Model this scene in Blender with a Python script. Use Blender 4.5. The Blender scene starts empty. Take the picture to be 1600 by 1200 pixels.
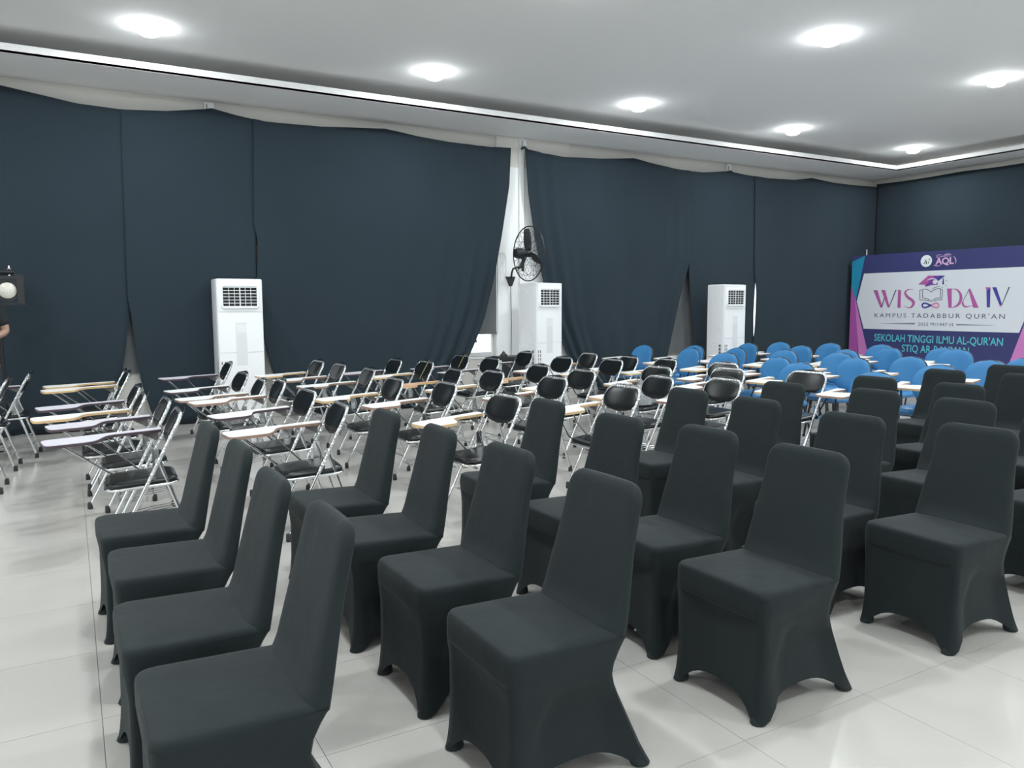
import bpy, bmesh, math, random
from math import sin, cos, pi, radians, sqrt
from mathutils import Vector, Matrix

random.seed(7)
scene = bpy.context.scene
COL = scene.collection

# ------------------------------------------------------------------ camera
YAW, PITCH, ROLL, FPX = 0.518929, -0.100940, -0.003998, 1208.0
CAM_H = 1.404
fw = Vector((sin(YAW) * cos(PITCH), cos(YAW) * cos(PITCH), sin(PITCH)))
rt = Vector((cos(YAW), -sin(YAW), 0))
up = rt.cross(fw)
r2 = rt * cos(ROLL) + up * sin(ROLL)
u2 = -rt * sin(ROLL) + up * cos(ROLL)
cd = bpy.data.cameras.new('camera')
cam = bpy.data.objects.new('camera', cd)
COL.objects.link(cam)
M = Matrix((r2, u2, -fw)).transposed().to_4x4()
M.translation = (0, 0, CAM_H)
cam.matrix_world = M
cd.sensor_width = 36
cd.lens = FPX / 1600 * 36
cd.clip_start = 0.05
cd.clip_end = 200
scene.camera = cam

# ------------------------------------------------------------------ world (overcast daylight outside the windows)
w = bpy.data.worlds.new('overcast_sky')
scene.world = w
w.use_nodes = True
bg = w.node_tree.nodes['Background']
bg.inputs[0].default_value = (0.88, 0.95, 1.0, 1)
bg.inputs[1].default_value = 2.2

vs = scene.view_settings
vs.view_transform = 'Standard'
vs.look = 'None'
vs.exposure = 0.22
vs.gamma = 1.0
vs.use_curve_mapping = False

LAMP_W = 15.8
LAMP_COL = (0.93, 0.985, 1.0)

# ------------------------------------------------------------------ helpers
class MB:
    """collects simple shapes, builds ONE mesh object"""
    def __init__(self):
        self.v = []; self.f = []; self.mi = []
    def add(self, vs, fs, mi=0):
        o = len(self.v)
        self.v += [tuple(p) for p in vs]
        for f in fs:
            self.f.append(tuple(i + o for i in f)); self.mi.append(mi)
        return self
    def box(self, x0, x1, y0, y1, z0, z1, mi=0):
        v = [(x0,y0,z0),(x1,y0,z0),(x1,y1,z0),(x0,y1,z0),(x0,y0,z1),(x1,y0,z1),(x1,y1,z1),(x0,y1,z1)]
        return self.add(v, [(0,3,2,1),(4,5,6,7),(0,1,5,4),(1,2,6,5),(2,3,7,6),(3,0,4,7)], mi)
    def rings(self, rings, cap0=True, cap1=True, closed=False, mi=0):
        n = len(rings[0]); v = [p for r in rings for p in r]; f = []
        m = len(rings)
        for i in range(m if closed else m - 1):
            a = i * n; b = ((i + 1) % m) * n
            for j in range(n):
                k = (j + 1) % n
                f.append((a + j, a + k, b + k, b + j))
        if not closed:
            if cap0: f.append(tuple(range(n - 1, -1, -1)))
            if cap1: f.append(tuple(range((m - 1) * n, m * n)))
        return self.add(v, f, mi)
    def tube(self, pts, r, seg=8, closed=False, mi=0):
        P = [Vector(p) for p in pts]
        n = len(P); rr = r if hasattr(r, '__len__') else [r] * n
        T = []
        for i in range(n):
            a = P[(i - 1) % n] if (closed or i > 0) else P[i]
            b = P[(i + 1) % n] if (closed or i < n - 1) else P[i]
            T.append((b - a).normalized())
        ref = Vector((0, 0, 1)) if abs(T[0].z) < 0.9 else Vector((1, 0, 0))
        N = (ref - T[0] * ref.dot(T[0])).normalized()
        rings = []
        for i in range(n):
            N = (N - T[i] * N.dot(T[i])).normalized()
            B = T[i].cross(N)
            rings.append([P[i] + (N * cos(2*pi*j/seg) + B * sin(2*pi*j/seg)) * rr[i] for j in range(seg)])
        return self.rings(rings, True, True, closed, mi)
    def lathe(self, prof, seg=24, c=(0,0,0), ax='z', mi=0):
        rings = []
        for r, h in prof:
            ring = []
            for j in range(seg):
                a = 2*pi*j/seg
                p = (r*cos(a), r*sin(a), h)
                if ax == 'x': p = (p[2], p[0], p[1])
                if ax == 'y': p = (p[1], p[2], p[0])
                ring.append((p[0]+c[0], p[1]+c[1], p[2]+c[2]))
            rings.append(ring)
        return self.rings(rings, mi=mi)
    def prism(self, out, z0, z1, mi=0):
        n = len(out)
        return self.rings([[(x,y,z0) for x,y in out],[(x,y,z1) for x,y in out]], mi=mi)
    def grid(self, fn, nu, nv, mi=0, flip=False):
        v = [fn(i/nu, j/nv) for j in range(nv+1) for i in range(nu+1)]
        f = []
        for j in range(nv):
            for i in range(nu):
                a = j*(nu+1)+i
                q = (a, a+1, a+nu+2, a+nu+1)
                f.append(q[::-1] if flip else q)
        return self.add(v, f, mi)
    def mesh(self, name, mats, angle=38):
        me = bpy.data.meshes.new(name)
        me.from_pydata(self.v, [], self.f)
        if not isinstance(mats, (list, tuple)): mats = [mats]
        for m in mats: me.materials.append(m)
        if len(mats) > 1:
            me.polygons.foreach_set('material_index', self.mi)
        bm = bmesh.new(); bm.from_mesh(me)
        bmesh.ops.recalc_face_normals(bm, faces=bm.faces)
        bm.to_mesh(me); bm.free()
        me.polygons.foreach_set('use_smooth', [True] * len(me.polygons))
        me.set_sharp_from_angle(angle=radians(angle))
        me.update()
        return me
    def build(self, name, mats, parent=None, loc=None, angle=38):
        return obj(name, self.mesh(name, mats, angle), parent, loc)

def obj(name, me, parent=None, loc=None, rz=0):
    o = bpy.data.objects.new(name, me)
    COL.objects.link(o)
    if parent is not None: o.parent = parent
    if loc is not None: o.location = loc
    if rz: o.rotation_euler = (0, 0, rz)
    return o

def tag(o, label=None, cat=None, group=None, kind=None):
    if label: o['label'] = label
    if cat: o['category'] = cat
    if group: o['group'] = group
    if kind: o['kind'] = kind
    return o

def thing(name, label, cat, loc=(0,0,0), rz=0, group=None):
    o = bpy.data.objects.new(name, None)
    o.empty_display_size = 0.1
    COL.objects.link(o)
    o.location = loc; o.rotation_euler = (0, 0, rz)
    return tag(o, label, cat, group)

def copy_tree(src, parent=None):
    c = src.copy(); COL.objects.link(c); c.parent = parent
    for ch in [x for x in src.children]:
        copy_tree(ch, c)
    return c

def interp(tab, x):
    if x <= tab[0][0]: return tab[0][1]
    for (a, b), (c, d) in zip(tab, tab[1:]):
        if x <= c:
            return b + (d - b) * (x - a) / (c - a) if c != a else d
    return tab[-1][1]

def sstep(a, b, x):
    t = min(1, max(0, (x - a) / (b - a))); return t*t*(3-2*t)

# ------------------------------------------------------------------ materials
def mat(name, col, rough=0.5, metal=0.0, spec=0.5, bump=None, var=None, sheen=0.0, coat=0.0, trans=0.0, ior=1.45, alpha=1.0):
    m = bpy.data.materials.new(name); m.use_nodes = True
    nt = m.node_tree; b = nt.nodes['Principled BSDF']
    b.inputs['Base Color'].default_value = (*col, 1)
    b.inputs['Roughness'].default_value = rough
    b.inputs['Metallic'].default_value = metal
    b.inputs['Specular IOR Level'].default_value = spec
    b.inputs['IOR'].default_value = ior
    b.inputs['Transmission Weight'].default_value = trans
    b.inputs['Alpha'].default_value = alpha
    if sheen:
        b.inputs['Sheen Weight'].default_value = sheen
        b.inputs['Sheen Roughness'].default_value = 0.5
    if coat:
        b.inputs['Coat Weight'].default_value = coat
        b.inputs['Coat Roughness'].default_value = 0.08
    tc = nt.nodes.new('ShaderNodeTexCoord')
    if var:     # (scale, amount): soft colour mottling in object space
        n = nt.nodes.new('ShaderNodeTexNoise'); n.inputs['Scale'].default_value = var[0]; n.inputs['Detail'].default_value = 4
        mx = nt.nodes.new('ShaderNodeMix'); mx.data_type = 'RGBA'
        mx.inputs['A'].default_value = (*[c*(1-var[1]) for c in col], 1)
        mx.inputs['B'].default_value = (*[min(1, c*(1+var[1])) for c in col], 1)
        nt.links.new(tc.outputs['Object'], n.inputs['Vector'])
        nt.links.new(n.outputs['Fac'], mx.inputs['Factor'])
        nt.links.new(mx.outputs['Result'], b.inputs['Base Color'])
    if bump:    # (scale, strength, distance)
        n2 = nt.nodes.new('ShaderNodeTexNoise'); n2.inputs['Scale'].default_value = bump[0]; n2.inputs['Detail'].default_value = 3
        bp = nt.nodes.new('ShaderNodeBump'); bp.inputs['Strength'].default_value = bump[1]; bp.inputs['Distance'].default_value = bump[2]
        nt.links.new(tc.outputs['Object'], n2.inputs['Vector'])
        nt.links.new(n2.outputs['Fac'], bp.inputs['Height'])
        nt.links.new(bp.outputs['Normal'], b.inputs['Normal'])
    return m

def emit(name, col, s):
    m = bpy.data.materials.new(name); m.use_nodes = True
    b = m.node_tree.nodes['Principled BSDF']
    b.inputs['Base Color'].default_value = (*col, 1)
    b.inputs['Emission Color'].default_value = (*col, 1)
    b.inputs['Emission Strength'].default_value = s
    return m

MT = {}
MT['tile'] = mat('polished_tile', (0.445, 0.432, 0.408), 0.17, spec=0.5, var=(0.9, 0.04))
MT['grout'] = mat('tile_grout', (0.27, 0.265, 0.25), 0.8)
MT['ceil'] = mat('ceiling_paint', (0.90, 0.905, 0.905), 0.9, spec=0.2, var=(0.6, 0.02))
MT['wall'] = mat('beige_wall_paint', (0.66, 0.645, 0.61), 0.85, spec=0.25, var=(1.2, 0.04))
MT['white'] = mat('white_column_paint', (0.86, 0.88, 0.88), 0.55, spec=0.3, var=(2.0, 0.03))
MT['curtain'] = mat('dark_curtain_cloth', (0.0235, 0.035, 0.045), 0.88, spec=0.12, var=(1.3, 0.10), bump=(380, 0.25, 0.002), sheen=0.05)
MT['spandex'] = mat('black_spandex', (0.0130, 0.0185, 0.0200), 0.75, spec=0.18, var=(5, 0.15), bump=(8, 0.30, 0.016), sheen=0.05)
MT['spandex_edge'] = mat('black_spandex_seam', (0.018, 0.024, 0.025), 0.75, spec=0.2, sheen=0.05)
MT['vinyl'] = mat('black_vinyl', (0.008, 0.010, 0.011), 0.25, spec=0.5, bump=(60, 0.06, 0.004))
MT['chrome'] = mat('chrome_tube', (0.83, 0.85, 0.86), 0.16, 1.0)
MT['crinkle'] = mat('plastic_wrapped_chrome', (0.86, 0.88, 0.90), 0.14, 1.0, bump=(70, 0.9, 0.012))
MT['steel'] = mat('grey_steel_plate', (0.30, 0.29, 0.28), 0.4, 0.7)
MT['rubber'] = mat('black_rubber', (0.03, 0.032, 0.034), 0.7)
MT['lam_white'] = mat('white_laminate', (0.83, 0.84, 0.83), 0.32, spec=0.4, var=(6, 0.03))
MT['lam_cream'] = mat('cream_laminate', (0.84, 0.83, 0.78), 0.32, spec=0.4, var=(6, 0.03))
MT['lam_lilac'] = mat('lilac_laminate', (0.62, 0.60, 0.66), 0.35, spec=0.4, var=(6, 0.03))
MT['lam_wood'] = mat('bare_tan_board', (0.50, 0.31, 0.20), 0.5, spec=0.3, var=(20, 0.15))
MT['edge_brown'] = mat('brown_board_edge', (0.30, 0.19, 0.14), 0.6, var=(30, 0.25))
MT['edge_tan'] = mat('tan_board_edge', (0.62, 0.42, 0.22), 0.6, var=(30, 0.2))
MT['edge_dark'] = mat('dark_purple_edge_band', (0.07, 0.05, 0.06), 0.5)
MT['blue'] = mat('blue_upholstery', (0.042, 0.185, 0.40), 0.5, spec=0.35, bump=(120, 0.1, 0.002), var=(6, 0.08))
MT['blue_vinyl'] = mat('blue_vinyl_seat', (0.05, 0.20, 0.43), 0.3, spec=0.5, bump=(25, 0.12, 0.01))
MT['blacksteel'] = mat('black_steel_tube', (0.025, 0.027, 0.03), 0.35, spec=0.5)
MT['ac'] = mat('white_ac_casing', (0.85, 0.87, 0.885), 0.35, spec=0.45)
MT['ac_film'] = mat('plastic_filmed_side', (0.80, 0.81, 0.83), 0.25, spec=0.5, bump=(9, 0.35, 0.03))
MT['ac_grey'] = mat('pale_grey_sticker', (0.70, 0.725, 0.735), 0.4)
MT['dark'] = mat('outlet_shade_and_panel_black', (0.012, 0.014, 0.016), 0.7)  # near-black: shade inside the outlets, and the table's dark front panel
MT['black'] = mat('black_paint', (0.016, 0.018, 0.02), 0.45)
MT['blind'] = mat('grey_blind_cloth', (0.135, 0.145, 0.15), 0.85, var=(3, 0.08), bump=(160, 0.2, 0.002))
MT['frame'] = mat('white_window_frame', (0.78, 0.80, 0.80), 0.45)
MT['glass'] = mat('frosted_film_glass', (0.95, 0.97, 0.98), 0.35, trans=1.0, ior=1.3)
MT['lamp'] = emit('lamp_diffuser', (0.95, 0.99, 1.0), 46.0)
MT['trim'] = mat('lamp_trim_white', (0.85, 0.86, 0.86), 0.4)
MT['tape'] = mat('olive_tape', (0.23, 0.21, 0.07), 0.5)
MT['bag'] = mat('grey_plastic_bag', (0.30, 0.32, 0.33), 0.25, spec=0.6, bump=(25, 0.8, 0.03))
MT['cream_lens'] = mat('cream_lens', (0.70, 0.68, 0.60), 0.15, spec=0.6, var=(8, 0.12))
MT['silver'] = mat('silver_bolt', (0.85, 0.86, 0.87), 0.25, 0.9)

# ------------------------------------------------------------------ room shell
XL, XR, YB, YA = -6.6, 14.1, -5.2, 10.1
ZS, ZC = 3.85, 4.10       # soffit and raised ceiling
def struct(o): return tag(o, kind='structure')

floor = struct(MB().box(XL-.2, XR+.2, YB-.2, YA+.2, -0.12, -0.006).build('floor', MT['grout']))
# polished 60 cm tiles, each its own piece
TX0, TY0, TS = 0.027, 1.689, 0.6
def tile_shape(mb, x, y):
    a = TS/2 - 0.0009; z0, z2 = -0.0062, 0.0
    r = lambda h, z: [(x-h,y-h,z),(x+h,y-h,z),(x+h,y+h,z),(x-h,y+h,z)]
    mb.rings([r(a, z0), r(a, z2)], cap0=False)
tm = MB(); tile_shape(tm, 0, 0); tile_me = tm.mesh('tile', MT['tile'], 20)
cells = []
i0, i1 = int((XL-TX0)/TS)-1, int((XR-TX0)/TS)+1
j0, j1 = int((YB-TY0)/TS)-1, int((YA-TY0)/TS)+1
for i in range(i0, i1):
    for j in range(j0, j1):
        c = Vector((TX0+(i+.5)*TS, TY0+(j+.5)*TS, 0))
        d = c - Vector((0,0,CAM_H))
        z = d.dot(fw); inside = z > .5 and abs(d.dot(r2)/z) < .78 and abs(d.dot(u2)/z) < .68
        cells.append((0 if inside else 1, d.length, c))
cells.sort(key=lambda t: (t[0], t[1]))
for k, (a, b, c) in enumerate(cells[:300]):
    obj('tile', tile_me, floor, c)
rest = MB()
for a, b, c in cells[300:]: tile_shape(rest, c.x, c.y)
tag(rest.build('tile_field', MT['tile'], floor, angle=20), 'pale polished floor tiles further off', kind='stuff')

struct(MB().box(XL-.2, XR+.2, YB-.2, YA+.2, ZC, ZC+.12).build('ceiling', MT['ceil']))
def soffit(name, x0, x1, y0, y1, lip):
    m = MB().box(x0, x1, y0, y1, ZS+.001, ZS+.025)
    m.box(*lip, ZS, ZS+.092)
    return struct(m.build(name, MT['ceil'], angle=20))
FY, FX = 9.13, 13.40
soffit('trim_1', XL, XR, FY, YA, (XL, FX+.03, FY, FY+.03))
soffit('trim_2', FX, XR, YB+.7, FY-.001, (FX, FX+.03, YB+.7, FY-.001))
soffit('trim_3', XL, XR, YB, YB+.7, (XL, FX, YB+.67, YB+.7))
soffit('trim_4', XL, XL+.7, YB+.7, FY-.001, (XL+.67, XL+.7, YB+.7, FY-.001))

WINS = [(-0.7, 1.62), (3.0, 5.49), (8.0, 11.4)]
WZ0, WZ1 = 0.66, 2.95
wa = MB()
wa.box(XL-.2, XR+.2, YA, YA+.2, 0, WZ0)
wa.box(XL-.2, XR+.2, YA, YA+.2, WZ1, ZC)
xs = [XL-.2] + [v for a in WINS for v in a] + [XR+.2]
for k in range(0, len(xs), 2):
    wa.box(xs[k], xs[k+1], YA, YA+.2, WZ0, WZ1)
struct(wa.build('wall_far', MT['wall'], angle=20))
struct(MB().box(XR, XR+.2, YB-.2, YA-.001, 0, ZC).build('wall_right', MT['wall'], angle=20))
struct(MB().box(XL-.2, XL, YB-.2, YA-.001, 0, ZC).build('wall_left', MT['white'], angle=20))
struct(MB().box(XL, XR, YB-.2, YB, 0, ZC).build('wall_near', MT['white'], angle=20))
for k, (a, b) in enumerate(WINS):
    m = MB(); t = .06
    m.box(a, b, YA+.06, YA+.12, WZ0, WZ0+t).box(a, b, YA+.06, YA+.12, WZ1-t, WZ1)
    n = 3
    for q in range(n+1):
        xc = a + (b-a)*q/n
        x0, x1 = max(a, xc-t/2), min(b, xc+t/2)
        m.box(x0, x1, YA+.061, YA+.119, WZ0+t, WZ1-t)
    fr = struct(m.build('window_%d' % (k+1), MT['frame'], angle=20))
    for q in range(n):
        xa, xb = a+(b-a)*q/n, a+(b-a)*(q+1)/n
        MB().box(xa, xb, YA+.085, YA+.091, WZ0+t, WZ1-t).build('pane', MT['glass'], fr)
    MB().box(a-.02, b+.02, YA-.02, YA+.06, WZ0-.03, WZ0).build('window_sill', MT['frame'], fr, angle=20)
# white pier between the parted curtains, with cable trunking
pier = struct(MB().box(5.50, 6.75, YA-.06, YA-.001, 0, ZS).build('trim_5', MT['white'], angle=20))
MB().box(5.86, 5.94, YA-.085, YA-.059, 0.0, ZS).build('cable_trunking', MT['white'], pier, angle=20)
MB().box(5.50, 6.75, YA-.0605, YA-.0595, 3.42, ZS).build('beam_band', MT['wall'], pier, angle=20)

# ------------------------------------------------------------------ ceiling downlights
def make_light():
    root = thing('downlight', 'x', 'lamp', group='round ceiling downlights')
    m = MB(); m.lathe([(.126,0),(.126,-.005),(.120,-.008),(.1125,-.008),(.1125,0)], 32)
    m.build('trim_ring', MT['trim'], root)
    m = MB(); m.lathe([(.112,-.004),(.112,-.03),(.106,-.055),(.092,-.075),(.068,-.088),(.03,-.095)], 32)
    m.build('diffuser', MT['lamp'], root)
    return root
LX = [-5.18, -2.18, 0.82, 3.82, 6.82, 9.84, 12.86]
LY = [8.47, 5.45, 2.45, -0.55, -3.55]
ld = bpy.data.lights.new('downlight_lamp', 'AREA')
ld.shape = 'DISK'; ld.size = 0.16; ld.energy = LAMP_W; ld.color = LAMP_COL
proto = make_light()
first = True
WORDS = ['first', 'second', 'third', 'fourth', 'fifth', 'sixth', 'seventh', 'eighth', 'ninth', 'tenth']
seen = {(2,0):'glowing ceiling downlight nearest the left edge of the picture', (3,0):'glowing ceiling downlight above the parted curtains left of the fan',
        (4,0):'glowing ceiling downlight right of the fan, third from the left along the far wall', (5,0):'glowing ceiling downlight above the right air conditioner, fourth along the far wall',
        (6,0):'small glowing ceiling downlight nearest the far right corner of the ceiling', (4,1):'large glowing ceiling downlight at the upper right of the picture',
        (5,1):'glowing ceiling downlight above the event banner near the right edge'}
for j, y in enumerate(LY):
    for i, x in enumerate(LX):
        r = proto if first else copy_tree(proto); first = False
        r.location = (x, y, ZC - 0.0005)
        r['label'] = seen.get((i, j), 'ceiling downlight outside the picture, behind or above the viewer')
        lo = bpy.data.objects.new('lamp_light', ld); COL.objects.link(lo)
        lo.parent = r; lo.location = (0, 0, -0.098)
# ------------------------------------------------------------------ curtains
def curtain(label, top, left, right, y0, seed, nu=70, nv=36, amp=.030, gather=(0,0), zb=0.012):
    """left/right: (z, x) edge tables from floor up; top: (x, z) table"""
    rnd = random.Random(seed)
    ph = [rnd.uniform(0, 6.28) for _ in range(6)]
    fr = [rnd.uniform(2.2, 3.2), rnd.uniform(5, 7), rnd.uniform(9, 13), rnd.uniform(16, 20)]
    L = sorted(left); R = sorted(right)
    def P(u, v):
        # v 0 bottom .. 1 top
        xt = L[-1][1] + (R[-1][1]-L[-1][1])*u
        zt = interp(top, xt)
        z = zb + (zt - zb)*v
        xl, xr = interp(L, z), interp(R, z)
        uu = u
        x = xl + (xr-xl)*uu
        e = min(1, u*9) * min(1, (1-u)*9)
        s = xt
        d = sin(s*fr[0]+ph[0]) + .6*sin(s*fr[1]+ph[1]+.3*sin(v*3)) + .45*sin(s*fr[2]+ph[2]+.5*v) 
        a = amp*(.22 + 1.0*(1-v)**1.1)
        g = gather[0]*max(0, 1-u*3.2)**1.2 + gather[1]*max(0, 1-(1-u)*3.2)**1.2
        y = y0 + a*d*e*.6 + g*.030*sin(s*fr[3]*1.5+ph[3])*(1.1-v*.8)*min(1, e+.35)
        return (x, y, z)
    m = MB().grid(P, nu, nv)
    o = m.build('curtain', MT['curtain'], angle=180)
    s = o.modifiers.new('thickness', 'SOLIDIFY'); s.thickness = 0.005; s.offset = 0
    return tag(o, label, 'curtain', 'black cloth curtains hung around the walls')

T_L = [(-7,3.72),(-3.9,3.72),(-2.2,3.62),(-1.0,3.72),(-0.49,3.73),(-0.15,3.68),(.2,3.63),(.67,3.615),(1.11,3.65),(1.52,3.72),(1.6,3.74),(1.88,3.69),(2.22,3.65),(2.89,3.665),(3.74,3.73),(4.2,3.68),(4.67,3.65),(5.27,3.645),(5.66,3.665)]
T_R = [(5.9,3.68),(6.23,3.64),(6.57,3.62),(7.28,3.655),(7.91,3.72),(8.3,3.67),(8.84,3.62),(9.4,3.62),(9.98,3.69),(10.38,3.66),(10.93,3.64),(11.59,3.66),(12.07,3.73),(12.64,3.69),(13.39,3.685),(13.93,3.70)]
YC = 9.93
curtain('black curtain at the far left with its lower right corner pulled back', T_L, [(0,-6.4),(3.7,-6.4)],
        [(0,.39),(.6,.49),(.96,.56),(1.4,.62),(2.7,.65),(3.62,.67)], YC+.02, 1, nu=110)
curtain('black curtain hanging behind the left air conditioner', T_L, [(0,.85),(.2,.78),(.51,.70),(.81,.66),(1.3,.628),(1.5,.60),(2.7,.615),(3.62,.63)],
        [(0,2.0),(.9,2.03),(1.83,2.052),(2.05,2.048),(2.34,2.062),(3.65,2.115)], YC+.004, 2, amp=.014)
curtain('wide black curtain gathered at its right edge left of the wall fan', T_L, [(0,2.57),(.18,2.38),(.43,2.24),(.84,2.13),(1.08,2.09),(1.7,2.03),(1.83,2.05),(2.05,2.062),(2.25,2.062),(2.4,2.03),(3.65,2.07)],
        [(0,4.52),(.48,4.78),(.74,4.99),(1.2,5.2),(1.75,5.36),(2.4,5.5),(3.13,5.63),(3.67,5.66)], YC-.018, 3, nu=130, gather=(.1,1.4), amp=.036)
curtain('black curtain pulled aside right of the wall fan', T_R, [(0,7.19),(.38,6.88),(.64,6.64),(1.19,6.37),(1.76,6.21),(2.42,6.06),(3.06,5.95),(3.68,5.90)],
        [(0,8.55),(.62,8.67),(1.47,8.89),(2.12,9.10),(3.62,9.09)], YC-.012, 4, nu=110, gather=(1.2,.8), amp=.034)
curtain('narrow black curtain behind the right air conditioner', T_R, [(0,9.36),(.6,9.28),(1.37,9.18),(2.12,9.105),(3.62,9.085)],
        [(0,10.71),(.8,10.69),(1.2,10.672),(1.6,10.685),(1.78,10.70),(2.2,10.69),(3.66,10.65)], YC+.012, 5, amp=.014)
curtain('black curtain between the right air conditioner and the room corner', T_R, [(0,10.66),(.8,10.665),(.95,10.688),(1.2,10.70),(1.6,10.706),(1.78,10.685),(1.9,10.655),(2.2,10.64),(3.66,10.60)],
        [(0,13.95),(3.7,13.95)], YC-.010, 6, nu=110, amp=.026)
def curtain_b():
    rnd = random.Random(11)
    def P(u, v):
        y = 9.93 - u*13.6
        zt = 3.755 - .018*abs(sin(y*1.9))
        z = .012 + (zt-.012)*v
        d = sin(y*2.6+1)+.6*sin(y*6.1)+.45*sin(y*11.3+2)
        return (13.965 + .02*d*(.3+.9*(1-v)), y, z)
    o = MB().grid(P, 230, 30).build('curtain', MT['curtain'], angle=180)
    s = o.modifiers.new('thickness', 'SOLIDIFY'); s.thickness = .005; s.offset = 0
    tag(o, 'black curtain covering the right wall behind the event banner', 'curtain', 'black cloth curtains hung around the walls')
curtain_b()

# small brackets where the curtain line is nailed up
for x, lab in ((1.59,'small curtain bracket under the ceiling edge at the left'), (5.92,'small curtain bracket above the white pier by the fan'), (10.1,'small curtain bracket under the ceiling edge at the right')):
    r = thing('curtain_bracket', lab, 'bracket', (x, YA-.05 if x != 5.92 else YA-.09, 3.68), group='brackets holding up the curtain line')
    MB().box(-.055,.055,-.01,.045 if x != 5.92 else .02,.03,.15).build('plate', MT['ac_film'], r)
    MB().tube([(-.03,-.012,.02),(-.03,-.03,.05),(-.03,-.03,.12)], .008, 6).build('hook', MT['steel'], r)
    m = MB(); m.tube([(-.05,-.03,.0),(0,-.045,.03),(.05,-.03,.0)], .016, 8); m.build('knotted_cloth', MT['blacksteel'], r)

# ------------------------------------------------------------------ blinds behind the curtains
def blind(x0, x1, z0, label):
    r = thing('roller_blind', label, 'blind', (0, YA-.03, 0), group='grey roller blinds over the windows')
    MB().grid(lambda u, v: (x0+(x1-x0)*u, .004*sin(v*24), z0+(2.97-z0)*v), 4, 40).build('cloth', MT['blind'], r, angle=180)
    MB().box(x0, x1, -.012, .012, z0-.03, z0).build('bottom_bar', MT['blind'], r)
    m = MB(); m.tube([(x0,0,2.99),(x1,0,2.99)], .022, 10); m.build('roller', MT['frame'], r)
blind(-0.68, 1.6, .66, 'grey blind showing in the triangular gap of the left curtains')
blind(3.02, 5.16, .90, 'grey roller blind hidden behind the wide black curtain')
blind(5.17, 5.49, .99+.03, 'narrow grey blind left of the white pier, ending above a bright window strip')
blind(8.02, 10.2, .60, 'grey blind showing in the triangular gap beside the right air conditioner')

# ------------------------------------------------------------------ air conditioners
def air_con(label, corner, rz):
    W, D, Hh = .52, .36, 1.73
    r = thing('air_conditioner', label, 'air conditioner', (*corner, 0), rz, 'white floor standing air conditioners')
    # local: front-left corner at origin, front face y=0, body goes +y
    def rr(x0,x1,y0,y1,rad,z):
        o = []
        for cx, cy, a0 in ((x1-rad,y0+rad,-90),(x1-rad,y1-rad,0),(x0+rad,y1-rad,90),(x0+rad,y0+rad,180)):
            for k in range(4):
                a = radians(a0+30*k); o.append((cx+rad*cos(a), cy+rad*sin(a), z))
        return o
    m = MB(); m.rings([rr(.0,W,.012,D,.012,.0), rr(0,W,.012,D,.012,Hh-.012), rr(.012,W-.012,.024,D-.012,.012,Hh)])
    m.build('body', MT['ac_film'], r)
    MB().box(-.004, W+.004, .0, D, 0, .05).build('plinth', MT['ac_grey'], r)
    MB().box(.012, W-.012, 0, .0125, .05, Hh*.50).build('lower_panel', MT['ac'], r)
    MB().box(.012, W-.012, 0, .0125, Hh*.50+.004, Hh*.775).build('upper_panel', MT['ac'], r)
    # outlet
    gx0, gx1, gz0, gz1 = .075, W-.075, 1.41, 1.63
    out = MB()
    fx0, fx1, fz0, fz1 = .012, W-.012, Hh*.775+.004, Hh-.004
    out.box(fx0, gx0, 0, .0125, fz0, fz1).box(gx1, fx1, 0, .0125, fz0, fz1).box(gx0, gx1, 0, .0125, fz0, gz0).box(gx0, gx1, 0, .0125, gz1, fz1)
    out.build('head_panel', MT['ac'], r)
    rim = MB(); e = .028
    pts = []
    for cx, cz, a0 in ((gx1-.01,gz0+.01,-90),(gx1-.01,gz1-.01,0),(gx0+.01,gz1-.01,90),(gx0+.01,gz0+.01,180)):
        for k in range(5):
            a = radians(a0+22.5*k); pts.append((cx+e*cos(a), -.006, cz+e*sin(a)))
    rim.tube(pts, .014, 8, closed=True)
    g = rim.build('outlet_frame', MT['ac'], r)
    MB().box(gx0-.005, gx1+.005, -.001, .0118, gz0-.005, gz1+.005).build('outlet_shade_slab', MT['dark'], r)  # solid slab, the shade of a hollow outlet put into its colour
    for k in range(7):
        z = gz0 + (gz1-gz0)*k/6
        MB().box(gx0, gx1, -.016, -.0012, z-.0035, z+.0035).build('louver', MT['ac'], g)
    for k in range(1, 6):
        x = gx0 + (gx1-gx0)*k/6
        wd = .006 if k == 3 else .0025
        MB().box(x-wd, x+wd, -.006, -.0011, gz0, gz1).build('vane', MT['ac'], g)
    MB().box(.20, .32, -.002, .0005, .72, 1.22).build('control_sticker', MT['ac_grey'], r)
    MB().box(.205, .315, -.003, -.0015, 1.10, 1.20).build('display', MT['ac_film'], r)
    for side, xx in ((0, .025), (1, .065)):
        for k in range(4):
            MB().box(xx, xx+.016, -.002, .0005, .56+k*.055, .60+k*.055).build('vent_slot', MT['steel'], r)
    for k in range(4):
        MB().box(-.002, .0005, .06+.0, .10, .56+k*.055, .60+k*.055).build('vent_slot', MT['steel'], r)
    return r
air_con('white floor standing air conditioner at the left, facing the viewer', (1.498, 9.50), 0)
air_con('white air conditioner under the wall fan beside the white pier', (5.80, 9.43), radians(13))
air_con('white air conditioner at the right behind the blue chairs', (9.12, 9.10), radians(5))

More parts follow.
